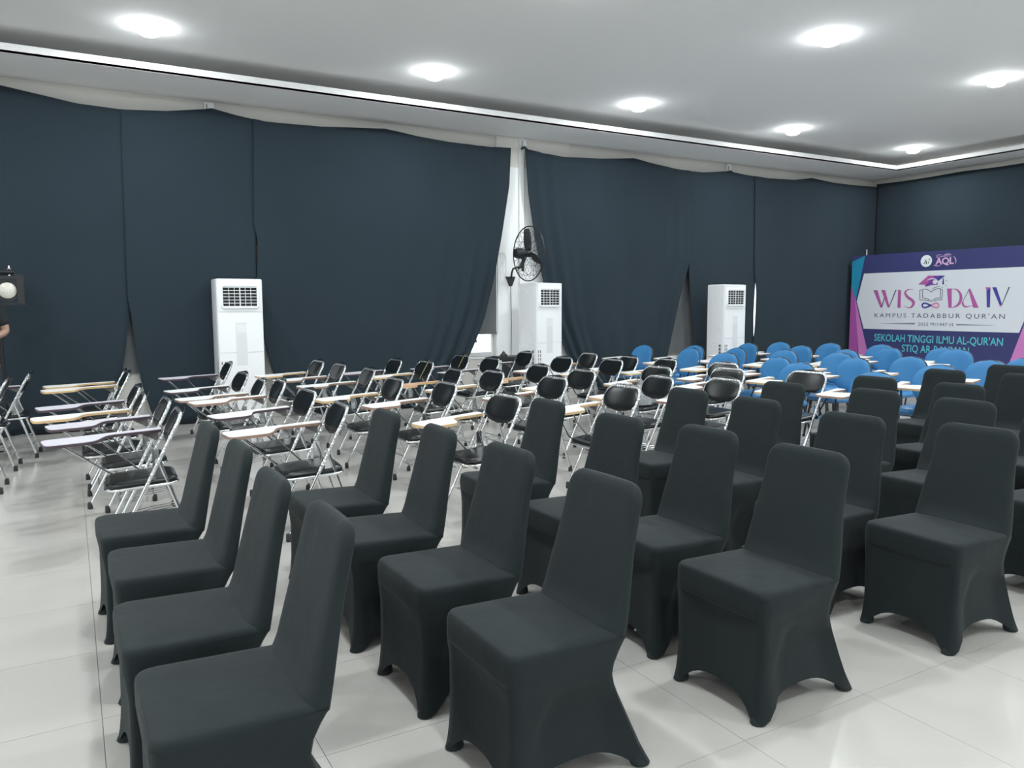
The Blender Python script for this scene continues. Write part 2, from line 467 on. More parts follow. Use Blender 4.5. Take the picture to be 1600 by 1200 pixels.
# ------------------------------------------------------------------ wall fan
def wall_fan():
    # local axis +x = blowing direction
    root = thing('wall_fan', 'black caged wall fan on the white pier between the parted curtains', 'fan', (5.74, 9.56, 2.14), radians(4))
    R = .385
    cage = MB()
    cage.tube([(0, R*cos(a), R*sin(a)) for a in [2*pi*k/48 for k in range(48)]], .009, 6, closed=True)
    cg = cage.build('cage_rim', MT['black'], root)
    back = MB(); front = MB()
    for k in range(24):
        a = 2*pi*k/24
        c, s = cos(a), sin(a); tw = .12
        c2, s2 = cos(a+tw), sin(a+tw)
        back.tube([(0,R*c,R*s),(-.055,R*.80*c2,R*.80*s2),(-.075,R*.45*cos(a+.28),R*.45*sin(a+.28)),(-.075,R*.2*cos(a+.34),R*.2*sin(a+.34))], .0022, 4)
        front.tube([(0,R*c,R*s),(.055,R*.80*c2,R*.80*s2),(.085,R*.45*cos(a+.28),R*.45*sin(a+.28)),(.09,R*.12*cos(a+.34),R*.12*sin(a+.34))], .0022, 4)
    for rr, xb in ((.2,-.075),(.45,-.075),(.8,-.055)):
        back.tube([(xb, R*rr*cos(2*pi*k/28), R*rr*sin(2*pi*k/28)) for k in range(28)], .003, 4, closed=True)
    for rr, xb in ((.12,.09),(.45,.085),(.8,.055)):
        front.tube([(xb, R*rr*cos(2*pi*k/28), R*rr*sin(2*pi*k/28)) for k in range(28)], .003, 4, closed=True)
    back.build('rear_grille', MT['black'], root); front.build('front_grille', MT['black'], root)
    MB().lathe([(.02,-.24),(.06,-.23),(.072,-.20),(.075,-.12),(.06,-.07),(.03,-.06)], 20, ax='x').build('motor', MT['black'], root)
    hub = MB().lathe([(.045,-.05),(.05,-.04),(.05,.02),(.03,.045)], 16, ax='x').build('hub', MT['black'], root)
    for k in range(3):
        a0 = radians(83 + 120*k)
        b = MB()
        def bl(u, v):
            r = .045 + (.355-.045)*v
            wv = .035 + .05*sin(pi*min(1, v*.9+.1))
            a = a0 + (u-.5)*wv/max(r,.08)*1.5
            return ((u-.5)*.05, r*cos(a), r*sin(a))
        b.grid(bl, 6, 8)
        o = b.build('blade', MT['black'], root, angle=180)
        s = o.modifiers.new('thickness', 'SOLIDIFY'); s.thickness = .004
    arm = MB()
    arm.tube([(-.10,0,-.05),(-.10,0,-.25)], .020, 10)
    arm.tube([(-.10,.0,-.19),(-.09,.16,-.19),(-.045,.33,-.20),(-.02,.40,-.25),(-.015,.425,-.33)], .015, 8)
    arm.build('arm', MT['black'], root)
    plate = MB()
    tri = [(-.085,-.31),(.06,-.31),(-.002,-.45),(-.022,-.45)]
    plate.rings([[(x,.475,z) for x,z in tri],[(x,.42,z) for x,z in tri]])
    plate.build('mount_plate', MT['black'], root)
    MB().tube([(-.005,.455,-.44),(.0,.463,-.6),(.012,.463,-1.0),(.0,.463,-1.5),(.008,.463,-2.1)], .006, 6).build('power_cord', MT['steel'], root)
wall_fan()

# ------------------------------------------------------------------ event banner on the right
def banner():
    r = thing('event_banner', 'large purple and white graduation banner standing before the right curtain', 'banner', (13.167, 8.113, .014), radians(-90))
    r.scale = (.99, .99, .99)
    HW, ZT, ZB = 1.72, 2.335, .06
    navy = mat('banner_navy', (.045,.050,.155), .45, spec=.35); white = mat('banner_white', (.66,.69,.74), .45, spec=.35, var=(1,.03))
    teal = mat('banner_teal', (.02,.26,.42), .45); mag = mat('banner_magenta', (.40,.09,.36), .45); pink = mat('banner_pink', (.56,.20,.50), .45)
    cyan = mat('banner_cyan', (.10,.50,.58), .45); purp = mat('banner_purple', (.17,.06,.30), .45); blu = mat('banner_blue', (.055,.055,.30), .45)
    lmag = mat('banner_letter_magenta', (.42,.10,.33), .45); gry = mat('banner_letter_grey', (.10,.10,.17), .45); lin = mat('banner_rule_grey', (.22,.24,.28), .45)
    pnk = mat('banner_letter_pink', (.62,.25,.42), .45); grn = mat('banner_speck_green', (.35,.42,.38), .45); lav = mat('banner_lavender', (.66,.42,.66), .45)
    def flat(name, pts, z, m, parent):      # front face towards -y at y = -z
        b = MB(); b.add([(x,-z,y) for x,y in pts], [tuple(range(len(pts)))]); return b.build(name, m, parent)
    MB().box(-HW, HW, 0, .03, ZB, ZT).build('backing_sheet', navy, r, angle=20)
    fr = MB()
    for x in (-HW+.04, 0, HW-.04): fr.tube([(x,.05,.02),(x,.05,ZT)], .018, 8)
    for z in (.12, 1.2, ZT-.05): fr.tube([(-HW+.04,.05,z),(HW-.04,.05,z)], .015, 8)
    fr.build('frame', MT['steel'], r)
    for s in (-1, 1):
        MB().box(s*(HW-.04)-.03, s*(HW-.04)+.03, -.25, .25, -.0141, .03).build('foot', MT['steel'], r)
    body = white
    flat('white_panel', [(-1.45,1.99),(1.45,1.99),(1.585,1.46),(1.41,.935),(-1.41,.935),(-1.585,1.46)], .002, white, r)
    for s, nm in ((-1,'left'),(1,'right')):
        flat('teal_corner', [(s*1.715,2.225),(s*1.44,2.33),(s*1.61,1.46),(s*1.715,1.74)], .003, teal, r)
        flat('magenta_wedge', [(s*1.718,1.76),(s*1.60,1.46),(s*1.52,.51),(s*1.45,.06),(s*1.718,.06)], .004, mag if s < 0 else pink, r)
        flat('pink_wedge', [(s*1.63,1.55),(s*1.60,1.46),(s*1.31,.51),(s*1.17,.06),(s*1.45,.06)], .005, pink, r)
    cols = {'mag':lmag,'blu':blu,'gry':gry,'pnk':pnk,'pur':purp,'wht':white,'grn':grn,'lin':lin}
    for k, items in LETTERS.items():
        z = {'wht':.0052,'pur':.0045}.get(k, .0035)
        nm = {'mag':'magenta_letter_stroke','blu':'blue_letter_stroke','gry':'thin_letter_stroke','pnk':'pink_emblem_stroke','pur':'purple_cap_piece','wht':'cap_white_mark','grn':'confetti_speck','lin':'divider_rule'}[k]  # the white arc and disc on the cap belong to the print
        for n, it in enumerate(items):
            b = MB(); zz = z + n*.00005
            if it[0] == 'p':
                b.add([(x,-zz,y) for x,y in it[1]], [tuple(range(len(it[1])))])
            else:
                L, R = it[1], it[2]; q = len(L)
                b.add([(x,-zz,y) for x,y in L]+[(x,-zz,y) for x,y in R], [(i,i+1,q+i+1,q+i) for i in range(q-1)])
            b.build(nm, cols[k], r)
    def text(name, s, x0, x1, zbase, h, m, off=0.0, space=1.0, z=.004, center=None):
        cu = bpy.data.curves.new(name, 'FONT'); cu.body = s; cu.size = 1; cu.space_character = space; cu.offset = off
        cu.resolution_u = 3
        o = bpy.data.objects.new(name, cu); COL.objects.link(o)
        dg = bpy.context.evaluated_depsgraph_get()
        me = bpy.data.meshes.new_from_object(o.evaluated_get(dg))
        bpy.data.objects.remove(o)
        xs = [v.co.x for v in me.vertices]; ys = [v.co.y for v in me.vertices]
        a, b_ = min(xs), max(xs)
        hh = 0.72          # cap height of the built-in face at size 1
        for v in me.vertices:
            x, y = v.co.x, v.co.y
            v.co = (x0+(x-a)/(b_-a)*(x1-x0), -z, zbase + y/hh*h)
        me.name = name; me.materials.clear(); me.materials.append(m); me.update()
        return obj(name, me, r)
    text('campus_line', "KAMPUS TADABBUR QUR'AN", -1.188, 1.178, 1.158, .082, gry, .0, 1.35)
    text('date_line', "2025 M/1447 H", -.313, .326, 1.018, .060, gry, 0, 1.05)
    text('school_name', "SEKOLAH TINGGI ILMU AL-QUR'AN", -1.173, 1.172, .714, .135, cyan, .012, 1.0)
    text('school_short_name', "STIQ AR-RAHMAN", -.602, .626, .535, .135, cyan, .012, 1.0)
    # round seal and pink mark on the navy strip
    disc = [(-.213+.105*cos(2*pi*k/28), 2.165+.105*sin(2*pi*k/28)) for k in range(28)]
    seal = flat('round_seal', disc, .004, mat('banner_seal_white', (.72,.78,.80), .45), r)
    dk = mat('banner_seal_ink', (.06,.08,.09), .5)
    sm = MB()
    for pts in ([(-.262,2.118),(-.245,2.112),(-.232,2.150),(-.245,2.150)], [(-.236,2.185),(-.218,2.190),(-.192,2.110),(-.212,2.108)], [(-.184,2.125),(-.170,2.118),(-.160,2.145),(-.176,2.148)], [(-.172,2.170),(-.160,2.163),(-.146,2.205),(-.156,2.212)]):
        sm.add([(x,-.005,y) for x,y in pts], [(0,1,2,3)])
    sm.build('seal_mark', dk, seal)
    text('pink_mark_lettering', 'AQL', -.045, .285, 2.095, .115, lav, .03, .95, z=.005)
    arcs = MB()
    def arc(cx, cy, rx, ry, a0, a1, wd):
        L = []; R = []; n = 10
        for k in range(n+1):
            a = radians(a0+(a1-a0)*k/n); ww = wd*sin(pi*(k+.3)/(n+.6))
            L.append((cx+(rx+ww)*cos(a), -.0045, cy+(ry+ww)*sin(a))); R.append((cx+(rx-ww)*cos(a), -.0045, cy+(ry-ww)*sin(a)))
        arcs.add(L+R, [(i,i+1,n+2+i,n+1+i) for i in range(n)])
    arc(.20,2.13,.12,.115,-25,60,.008); arc(.17,2.235,.075,.03,20,170,.007); arc(0,2.10,.075,.03,190,320,.007); arc(.02,2.235,.045,.03,0,330,.006); arc(.12,2.222,.12,.012,0,180,.005)
    arcs.build('pink_mark_swash', lav, r)
    # pole tip sticking out above the left corner
    MB().tube([(-1.45,.05,ZT),(-1.45,.05,ZT+.11)], .01, 6).build('pole_tip', MT['silver'], r)
LETTERS = {'mag':[('p',[(-1.237,1.671),(-1.147,1.669),(-1.03,1.347),(-1.073,1.343)]),('p',[(-1.072,1.67),(-0.99,1.668),(-0.881,1.347),(-0.923,1.343)]),('p',[(-0.73,1.665),(-0.67,1.664),(-0.662,1.337),(-0.726,1.337)]),('s',[(-0.426,1.671),(-0.452,1.674),(-0.478,1.677),(-0.504,1.678),(-0.529,1.676),(-0.552,1.668),(-0.575,1.656),(-0.595,1.64),(-0.606,1.618),(-0.604,1.591),(-0.592,1.565),(-0.576,1.541),(-0.557,1.518),(-0.534,1.499),(-0.509,1.483),(-0.486,1.47),(-0.47,1.458),(-0.457,1.447),(-0.447,1.436),(-0.442,1.428),(-0.439,1.423),(-0.44,1.413),(-0.445,1.397),(-0.453,1.381),(-0.462,1.369),(-0.471,1.36),(-0.482,1.353),(-0.496,1.348),(-0.513,1.346),(-0.533,1.349),(-0.557,1.356),(-0.582,1.364),(-0.607,1.372)],[(-0.426,1.666),(-0.452,1.666),(-0.478,1.667),(-0.503,1.666),(-0.523,1.661),(-0.541,1.651),(-0.557,1.638),(-0.568,1.623),(-0.57,1.613),(-0.565,1.602),(-0.554,1.586),(-0.538,1.568),(-0.521,1.552),(-0.504,1.539),(-0.481,1.527),(-0.457,1.513),(-0.434,1.497),(-0.417,1.481),(-0.403,1.464),(-0.391,1.444),(-0.387,1.42),(-0.393,1.397),(-0.405,1.375),(-0.421,1.357),(-0.437,1.343),(-0.455,1.334),(-0.474,1.33),(-0.493,1.329),(-0.514,1.331),(-0.536,1.337),(-0.56,1.347),(-0.585,1.357),(-0.609,1.367)]),('p',[(0.187,1.671),(0.271,1.669),(0.289,1.337),(0.232,1.337)]),('s',[(0.27,1.658),(0.293,1.655),(0.317,1.653),(0.338,1.649),(0.356,1.64),(0.372,1.625),(0.387,1.604),(0.4,1.582),(0.408,1.561),(0.413,1.541),(0.415,1.519),(0.415,1.497),(0.412,1.476),(0.408,1.457),(0.401,1.438),(0.393,1.42),(0.383,1.404),(0.372,1.391),(0.358,1.379),(0.342,1.367),(0.328,1.358),(0.317,1.352),(0.307,1.348),(0.297,1.346),(0.286,1.343)],[(0.27,1.665),(0.293,1.665),(0.317,1.667),(0.341,1.665),(0.366,1.658),(0.39,1.643),(0.412,1.624),(0.432,1.6),(0.448,1.575),(0.458,1.548),(0.463,1.52),(0.465,1.491),(0.462,1.465),(0.455,1.44),(0.444,1.416),(0.43,1.395),(0.413,1.377),(0.394,1.363),(0.373,1.354),(0.353,1.347),(0.336,1.342),(0.322,1.338),(0.31,1.337),(0.299,1.336),(0.288,1.336)]),('p',[(0.563,1.631),(0.589,1.667),(0.748,1.338),(0.656,1.338)]),('s',[(0.48,1.471),(0.474,1.456),(0.467,1.441),(0.461,1.424),(0.46,1.406),(0.466,1.388),(0.475,1.372),(0.489,1.358),(0.506,1.348),(0.525,1.344),(0.545,1.345),(0.565,1.349),(0.583,1.353),(0.6,1.359),(0.618,1.365),(0.634,1.372),(0.651,1.379)],[(0.487,1.469),(0.488,1.453),(0.488,1.436),(0.489,1.421),(0.492,1.411),(0.496,1.4),(0.502,1.389),(0.509,1.38),(0.516,1.373),(0.527,1.369),(0.543,1.367),(0.562,1.366),(0.58,1.367),(0.597,1.37),(0.614,1.374),(0.632,1.379),(0.649,1.384)]),('p',[(0.839,1.678),(0.922,1.676),(0.921,1.662),(0.862,1.631)]),('p',[(-0.345,1.752),(-0.253,1.831),(-0.122,1.827),(-0.195,1.748)]),('p',[(-0.253,1.831),(-0.164,1.907),(-0.04,1.903),(-0.112,1.827)])],'gry':[('p',[(-1.056,1.345),(-1.034,1.345),(-0.991,1.517),(-1.005,1.541)]),('p',[(-0.906,1.345),(-0.886,1.354),(-0.757,1.667),(-0.782,1.668)]),('p',[(0.582,1.659),(0.572,1.666),(0.48,1.47),(0.491,1.47)]),('p',[(1.206,1.674),(1.23,1.677),(1.128,1.389),(1.111,1.377)]),('s',[(-0.096,1.622),(-0.109,1.633),(-0.123,1.645),(-0.139,1.655),(-0.158,1.663),(-0.179,1.669),(-0.2,1.673),(-0.219,1.674),(-0.238,1.673),(-0.257,1.672)],[(-0.103,1.614),(-0.116,1.625),(-0.129,1.636),(-0.144,1.645),(-0.161,1.652),(-0.181,1.658),(-0.201,1.662),(-0.219,1.663),(-0.237,1.662),(-0.256,1.661)]),('s',[(-0.262,1.667),(-0.261,1.64),(-0.259,1.614),(-0.258,1.587),(-0.257,1.562),(-0.256,1.538),(-0.254,1.513)],[(-0.251,1.667),(-0.249,1.64),(-0.248,1.613),(-0.246,1.587),(-0.245,1.562),(-0.244,1.538),(-0.243,1.513)]),('s',[(-0.249,1.508),(-0.223,1.505),(-0.197,1.502),(-0.174,1.498),(-0.152,1.49),(-0.133,1.48),(-0.116,1.471),(-0.105,1.462),(-0.096,1.452),(-0.087,1.442)],[(-0.248,1.519),(-0.222,1.516),(-0.196,1.513),(-0.171,1.509),(-0.148,1.5),(-0.127,1.49),(-0.11,1.48),(-0.097,1.469),(-0.088,1.459),(-0.078,1.449)]),('s',[(-0.079,1.442),(-0.068,1.451),(-0.058,1.461),(-0.046,1.47),(-0.032,1.48),(-0.017,1.489),(0.002,1.496),(0.025,1.501),(0.051,1.503),(0.077,1.506)],[(-0.087,1.45),(-0.077,1.459),(-0.066,1.469),(-0.054,1.479),(-0.039,1.489),(-0.022,1.499),(-0.002,1.507),(0.022,1.512),(0.049,1.514),(0.075,1.517)]),('s',[(0.082,1.511),(0.081,1.538),(0.08,1.564),(0.08,1.591),(0.079,1.619),(0.078,1.647),(0.077,1.675)],[(0.071,1.512),(0.07,1.538),(0.069,1.565),(0.068,1.592),(0.068,1.619),(0.067,1.647),(0.066,1.675)]),('s',[(0.071,1.68),(0.05,1.68),(0.03,1.679),(0.008,1.676),(-0.014,1.67),(-0.038,1.663),(-0.058,1.653),(-0.075,1.641),(-0.089,1.628),(-0.103,1.615)],[(0.072,1.669),(0.052,1.669),(0.031,1.668),(0.011,1.665),(-0.01,1.66),(-0.033,1.652),(-0.052,1.643),(-0.068,1.633),(-0.081,1.62),(-0.095,1.607)]),('s',[(-0.28,1.66),(-0.29,1.662),(-0.302,1.663),(-0.312,1.653),(-0.314,1.631),(-0.312,1.601),(-0.31,1.57),(-0.308,1.539),(-0.306,1.508),(-0.303,1.477)],[(-0.282,1.649),(-0.291,1.651),(-0.298,1.653),(-0.301,1.649),(-0.302,1.63),(-0.3,1.6),(-0.298,1.57),(-0.296,1.539),(-0.294,1.508),(-0.292,1.477)]),('s',[(-0.297,1.471),(-0.264,1.472),(-0.231,1.472),(-0.2,1.47),(-0.174,1.465),(-0.148,1.456),(-0.123,1.448)],[(-0.298,1.482),(-0.264,1.483),(-0.231,1.483),(-0.199,1.481),(-0.171,1.475),(-0.145,1.467),(-0.12,1.458)]),('s',[(0.084,1.65),(0.093,1.653),(0.099,1.656),(0.101,1.653),(0.103,1.631),(0.102,1.598),(0.102,1.564),(0.101,1.535),(0.1,1.505),(0.099,1.476)],[(0.08,1.66),(0.089,1.663),(0.101,1.666),(0.112,1.655),(0.114,1.63),(0.114,1.597),(0.113,1.563),(0.112,1.534),(0.111,1.504),(0.11,1.475)]),('s',[(0.104,1.481),(0.079,1.481),(0.053,1.481),(0.028,1.479),(0.005,1.474),(-0.016,1.466),(-0.038,1.458)],[(0.105,1.47),(0.08,1.47),(0.054,1.47),(0.031,1.469),(0.009,1.463),(-0.012,1.455),(-0.033,1.447)]),('s',[(-0.074,1.67),(-0.056,1.677),(-0.039,1.684),(-0.018,1.692),(0.009,1.7),(0.039,1.708),(0.07,1.716)],[(-0.077,1.675),(-0.06,1.684),(-0.043,1.693),(-0.022,1.702),(0.006,1.709),(0.037,1.714),(0.069,1.72)])],'blu':[('p',[(0.857,1.656),(0.922,1.676),(0.931,1.346),(0.88,1.346)]),('p',[(0.949,1.675),(1.017,1.674),(1.121,1.394),(1.087,1.372)]),('s',[(-0.102,1.392),(-0.14,1.372),(-0.175,1.358),(-0.202,1.354),(-0.22,1.357),(-0.231,1.367),(-0.235,1.38),(-0.232,1.393),(-0.223,1.402),(-0.205,1.406),(-0.177,1.401),(-0.141,1.387),(-0.101,1.367)],[(-0.087,1.367),(-0.127,1.347),(-0.165,1.332),(-0.201,1.326),(-0.233,1.333),(-0.255,1.353),(-0.264,1.38),(-0.258,1.407),(-0.238,1.427),(-0.206,1.434),(-0.17,1.427),(-0.13,1.412),(-0.089,1.392)]),('p',[(-0.027,1.824),(0.045,1.9),(0.147,1.896),(0.021,1.805)]),('p',[(0.107,1.856),(0.12,1.856),(0.133,1.744),(0.098,1.745)])],'pnk':[('p',[(1.076,1.38),(1.136,1.39),(1.095,1.344)]),('s',[(-0.101,1.367),(-0.059,1.347),(-0.02,1.332),(0.016,1.326),(0.046,1.333),(0.066,1.353),(0.071,1.379),(0.063,1.406),(0.041,1.425),(0.01,1.432),(-0.025,1.427),(-0.063,1.412),(-0.102,1.392)],[(-0.089,1.392),(-0.049,1.372),(-0.013,1.358),(0.014,1.354),(0.032,1.357),(0.041,1.366),(0.043,1.379),(0.039,1.392),(0.029,1.401),(0.012,1.405),(-0.015,1.4),(-0.049,1.387),(-0.087,1.367)])],'pur':[('p',[(-0.195,1.748),(-0.122,1.827),(-0.046,1.825),(-0.053,1.794),(-0.118,1.747)]),('p',[(-0.112,1.827),(-0.04,1.903),(0.045,1.9),(-0.027,1.824)]),('p',[(-0.214,1.742),(-0.054,1.803),(0.017,1.787),(0.015,1.743),(-0.089,1.74),(-0.202,1.712)]),('p',[(-0.017,1.786),(-0.02,1.777),(-0.027,1.772),(-0.036,1.772),(-0.044,1.778),(-0.047,1.787),(-0.045,1.795),(-0.038,1.8),(-0.028,1.8),(-0.02,1.794)])],'wht':[('s',[(-0.188,1.82),(-0.165,1.827),(-0.142,1.834),(-0.121,1.838),(-0.099,1.84),(-0.077,1.841),(-0.058,1.838),(-0.038,1.832),(-0.019,1.823),(-0.004,1.811),(0.007,1.795),(0.016,1.775),(0.025,1.754)],[(-0.19,1.823),(-0.169,1.834),(-0.147,1.845),(-0.125,1.853),(-0.102,1.857),(-0.078,1.859),(-0.055,1.856),(-0.032,1.848),(-0.01,1.837),(0.008,1.821),(0.02,1.801),(0.027,1.778),(0.034,1.757)]),('p',[(0.007,1.787),(0.005,1.773),(-0.003,1.762),(-0.016,1.754),(-0.032,1.752),(-0.048,1.755),(-0.062,1.763),(-0.072,1.775),(-0.076,1.789),(-0.074,1.803),(-0.065,1.815),(-0.052,1.822),(-0.036,1.824),(-0.02,1.821),(-0.006,1.813),(0.003,1.801)])],'grn':[('p',[(0.159,1.817),(0.183,1.814),(0.18,1.793),(0.158,1.797)]),('p',[(0.154,1.736),(0.178,1.734),(0.175,1.712),(0.153,1.716)]),('p',[(0.087,1.705),(0.111,1.703),(0.108,1.681),(0.086,1.685)])],'lin':[('p',[(-1.102,1.041),(-0.371,1.067),(-0.37,1.039)]),('p',[(0.384,1.062),(1.067,1.047),(0.385,1.035)])]}
banner()
# ------------------------------------------------------------------ spandex covered banquet chairs
def covered_meshes():
    XB = [(0,.26),(.07,.222),(.14,.19),(.28,.122),(.335,.108),(.37,.120),(.40,.138),(.432,.160),(.44,.163)]
    XF = [(0,-.252),(.05,-.243),(.12,-.238),(.30,-.236),(.37,-.242)]
    HWY = [(0,.214),(.05,.208),(.14,.205),(.37,.209)]
    nS, nC = 14, 4
    def section_pt(side, u, z):
        """side 0 front(-x) 1 near(-y)->..., go round: front from +y to -y, near side from front to back, back, far side"""
        xf, xb, hw = interp(XF, z), interp(XB, z), interp(HWY, z)
        sag = .016*(1-u*u)*(.4+.6*sstep(.0,.2,z))*(1-sstep(.30,.372,z))
        if side == 0: return (xf + sag*.8, -hw*u)
        if side == 2: return (xb - sag, hw*u)
        x = xf + (xb-xf)*(u+1)/2 if side == 1 else xb + (xf-xb)*(u+1)/2
        t = (x-xf)/(xb-xf)
        # fabric sucked in behind the front leg, under an arched crease
        arch = .33 - .55*max(0, .42-t)**1.6*2.2 if t < .42 else .33 - .06*(t-.42)
        ins = .022*sstep(.14, .26, t)*(1-sstep(arch-.05, arch, z))*(1-sstep(.78,1.0,t))
        y = hw - sag*.5 - ins
        return (x, -y) if side == 1 else (x, y)
    cols = []
    for side in range(4):
        for k in range(nS+1):
            u = -1+2*k/nS
            uu = u*.93
            a = abs(uu)/.84
            h = .088*(1-a**3) if a < 1 else 0.0
            if side == 2: h *= .9
            cols.append((side, uu, max(.004, h)))
    ZT = .432; nv = 12
    rings = []
    for j in range(nv+1):
        v = j/nv
        rings.append([(*section_pt(s, u, h+(ZT-h)*v), h+(ZT-h)*v) for s, u, h in cols])
    skirt = MB(); skirt.rings(rings, False, False)
    # inner lining so that the hem has thickness
    sk = skirt.mesh('skirt', MT['spandex'], 60)
    # seat
    def rrect(x0, x1, hy0, hy1, rad, z, n=5):
        o = []
        for cx, cy, a0 in ((x0+rad,-hy0+rad,180),(x1-rad,-hy1+rad,270),(x1-rad,hy1-rad,0),(x0+rad,hy0-rad,90)):
            for k in range(n+1):
                a = radians(a0+90*k/n); o.append((cx+rad*cos(a), cy+rad*sin(a), z))
        return o
    seat = MB(); S = []
    X1 = [(.35,.108),(.372,.118),(.40,.135),(.44,.160),(.46,.165)]
    for ins, z in ((.012,.350),(.004,.360),(.0,.376),(.0,.405),(.0,.432),(.002,.445),(.006,.452),(.013,.4555),(.030,.457),(.075,.459),(.12,.4605),(.16,.461)):
        S.append(rrect(-.247+ins, interp(X1,z)-ins*.3, .213-ins, .208-ins, max(.012,.042-ins*.15), z))
    S = [[(x, y, z - .010*sstep(-.05,.16,x)*sstep(.36,.43,z)) for x,y,z in r] for r in S]
    seat.rings(S, True, True)
    se = seat.mesh('seat_cover', MT['spandex'], 50)
    # back
    ZB, ZTOP = .40, .868
    n = 22; B = []
    def back_ring(z, zz=None):
        t = (z-.42)/(ZTOP-.42)
        xc = .134 + .104*max(0,t)**1.05
        th = .031 - .009*max(0,t)
        hwid = .206 - .030*sstep(0,.75,t)
        rad = .062
        if z > ZTOP-rad:
            q = z-(ZTOP-rad); hwid = hwid - rad + sqrt(max(1e-6, rad*rad-q*q))
        if z > ZTOP-.03:
            th *= sqrt(max(.02, 1-((z-(ZTOP-.03))/.0305)**2))
        fil = .022*max(0, 1-(z-.445)/.06)**2 if z > .445 else .022
        ring = []; m = 28
        for k in range(m):
            a = 2*pi*k/m
            c, s = cos(a), sin(a)
            ex = math.copysign(abs(c)**.5, c); ey = math.copysign(abs(s)**.32, s)
            x = xc + th*ex - (fil*(1-.8*abs(ey)**3) if ex < 0 else 0)
            x += .006*(ey*ey-.4)*(-1)*sstep(0,.6,t)       # slightly bowed
            ring.append((x, hwid*ey, z))
        return ring
    zs = [.40,.41,.425,.445,.46,.475,.49,.51,.53,.57,.62,.67,.72,.76,.79,.805,.82,.832,.843,.852,.859,.864,.867,.868]
    for z in zs:
        if z < .425:
            base = back_ring(.425); k = (.425-z)/.05
            B.append([(x - .02*k if x < .134 else x - .06*k, y*(1-.05*k), z) for x,y,_ in base])
        else: B.append(back_ring(z))
    back = MB(); back.rings(B)
    ba = back.mesh('back_cover', MT['spandex'], 55)
    # foot pockets
    feet = []
    for sx, sy, x, y in ((-1,-1,-.246,-.205),(-1,1,-.246,.205),(1,-1,.252,-.207),(1,1,.252,.207)):
        f = MB()
        R = [(.022,.0),(.027,.004),(.026,.014),(.021,.028),(.015,.045),(.010,.06)]
        rings = []
        for rr, z in R:
            cx = x - sx*(.024 + z*.62 if sx > 0 else .020+z*.16); cy = y - sy*(.020+z*.12)
            rings.append([(cx+rr*cos(2*pi*k/10)*1.15, cy+rr*sin(2*pi*k/10), z) for k in range(10)])
        f.rings(rings)
        feet.append(f.mesh('foot_pocket', MT['spandex_edge'], 60))
    return sk, se, ba, feet
CV = covered_meshes()
def make_covered():
    r = thing('banquet_chair', 'x', 'chair')
    obj('skirt', CV[0], r); obj('seat_cover', CV[1], r); obj('back_cover', CV[2], r)
    for f in CV[3]: obj('foot_pocket', f, r)
    return r
ROWS = [
 [(.583,1.98),(.559,2.525),(.57,3.156),(.544,3.748)],
 [(1.463,1.945),(1.453,2.54),(1.423,3.135),(1.41,3.76)],
 [(2.403,1.932),(2.428,2.49),(2.33,2.99),(2.37,3.72)],
 [(3.474,1.913),(3.335,2.43),(3.435,3.144),(3.455,3.735)],
 [(4.42,1.91),(4.377,2.494),(4.425,3.088),(4.30,3.694)],
 [(5.30,2.43),(5.217,3.017),(5.22,3.64)],
 [(6.32,2.58),(6.35,3.163),(6.256,3.746)],
 [(7.15,3.10),(7.151,3.70)]]
NEAR = ['nearest', 'second nearest', 'third nearest', 'farthest']
proto = make_covered(); first = True
rnd = random.Random(5)
for ri, row in enumerate(ROWS):
    for ci, (x, y) in enumerate(row):
        r = proto if first else copy_tree(proto); first = False
        r.location = (x-.238, y, 0)
        r.rotation_euler = (0, 0, radians(rnd.uniform(-2.0, 2.0)))
        n = NEAR[ci] if ci < len(row)-1 else 'farthest'
        if ri == 3 and ci == 1: r.rotation_euler = (0,0,radians(3))
        r['label'] = 'black spandex covered banquet chair, %s in the %s covered row from the left' % (n, WORDS[ri])
        r['group'] = 'black covered banquet chairs in rows'

# ------------------------------------------------------------------ chrome folding chairs with writing tablets
TUBE = lambda z: -.16 + .506*z
def outline_round(pts, rad, n=4):
    out = []; N = len(pts)
    for i in range(N):
        p = Vector((*pts[i],0)); a = Vector((*pts[i-1],0)); b = Vector((*pts[(i+1)%N],0))
        r_ = rad[i] if hasattr(rad,'__len__') else rad
        u = (a-p); v = (b-p); r_ = min(r_, u.length*.48, v.length*.48)
        s = p+u.normalized()*r_; e = p+v.normalized()*r_
        for k in range(n+1):
            t = k/n; q = s*(1-t)**2 + p*2*t*(1-t) + e*t*t
            out.append((q.x, q.y))
    return out
def tablet_mesh(out, z, top, edge):
    n = len(out)
    t = MB(); t.prism(out, z-.004, z); tm_ = t.mesh('tablet', top, 30)
    cx = sum(p[0] for p in out)/n; cy = sum(p[1] for p in out)/n
    grow = []
    for i in range(n):
        a = Vector((*out[i-1],0)); b = Vector((*out[(i+1)%n],0)); d = (b-a).normalized()
        grow.append((out[i][0]+d.y*.0015, out[i][1]-d.x*.0015))
    e = MB(); e.prism(grow, z-.020, z-.0042)
    return tm_, e.mesh('edge_band', edge, 30)
TAB_OUT = outline_round([(-.490,.03),(-.455,-.185),(-.215,-.125),(-.150,.085),(.145,.170),(.145,.255)], [.05,.05,.06,.06,.02,.02])
TAB_BLUE = outline_round([(-.45,.06),(-.43,-.20),(-.06,-.09),(-.185,.125),(.13,.195),(.13,.285)], [.05,.05,.03,.02,.02,.02])
VAR = {'white':('lam_white','edge_brown'),'tan':('lam_cream','edge_tan'),'black':('lam_white','edge_dark'),'lilac':('lam_lilac','edge_dark'),'wood':('lam_wood','edge_tan'),'pale':('lam_white','edge_tan')}
TABS = {k: tablet_mesh(TAB_OUT, .655, MT[a], MT[b]) for k,(a,b) in VAR.items()}
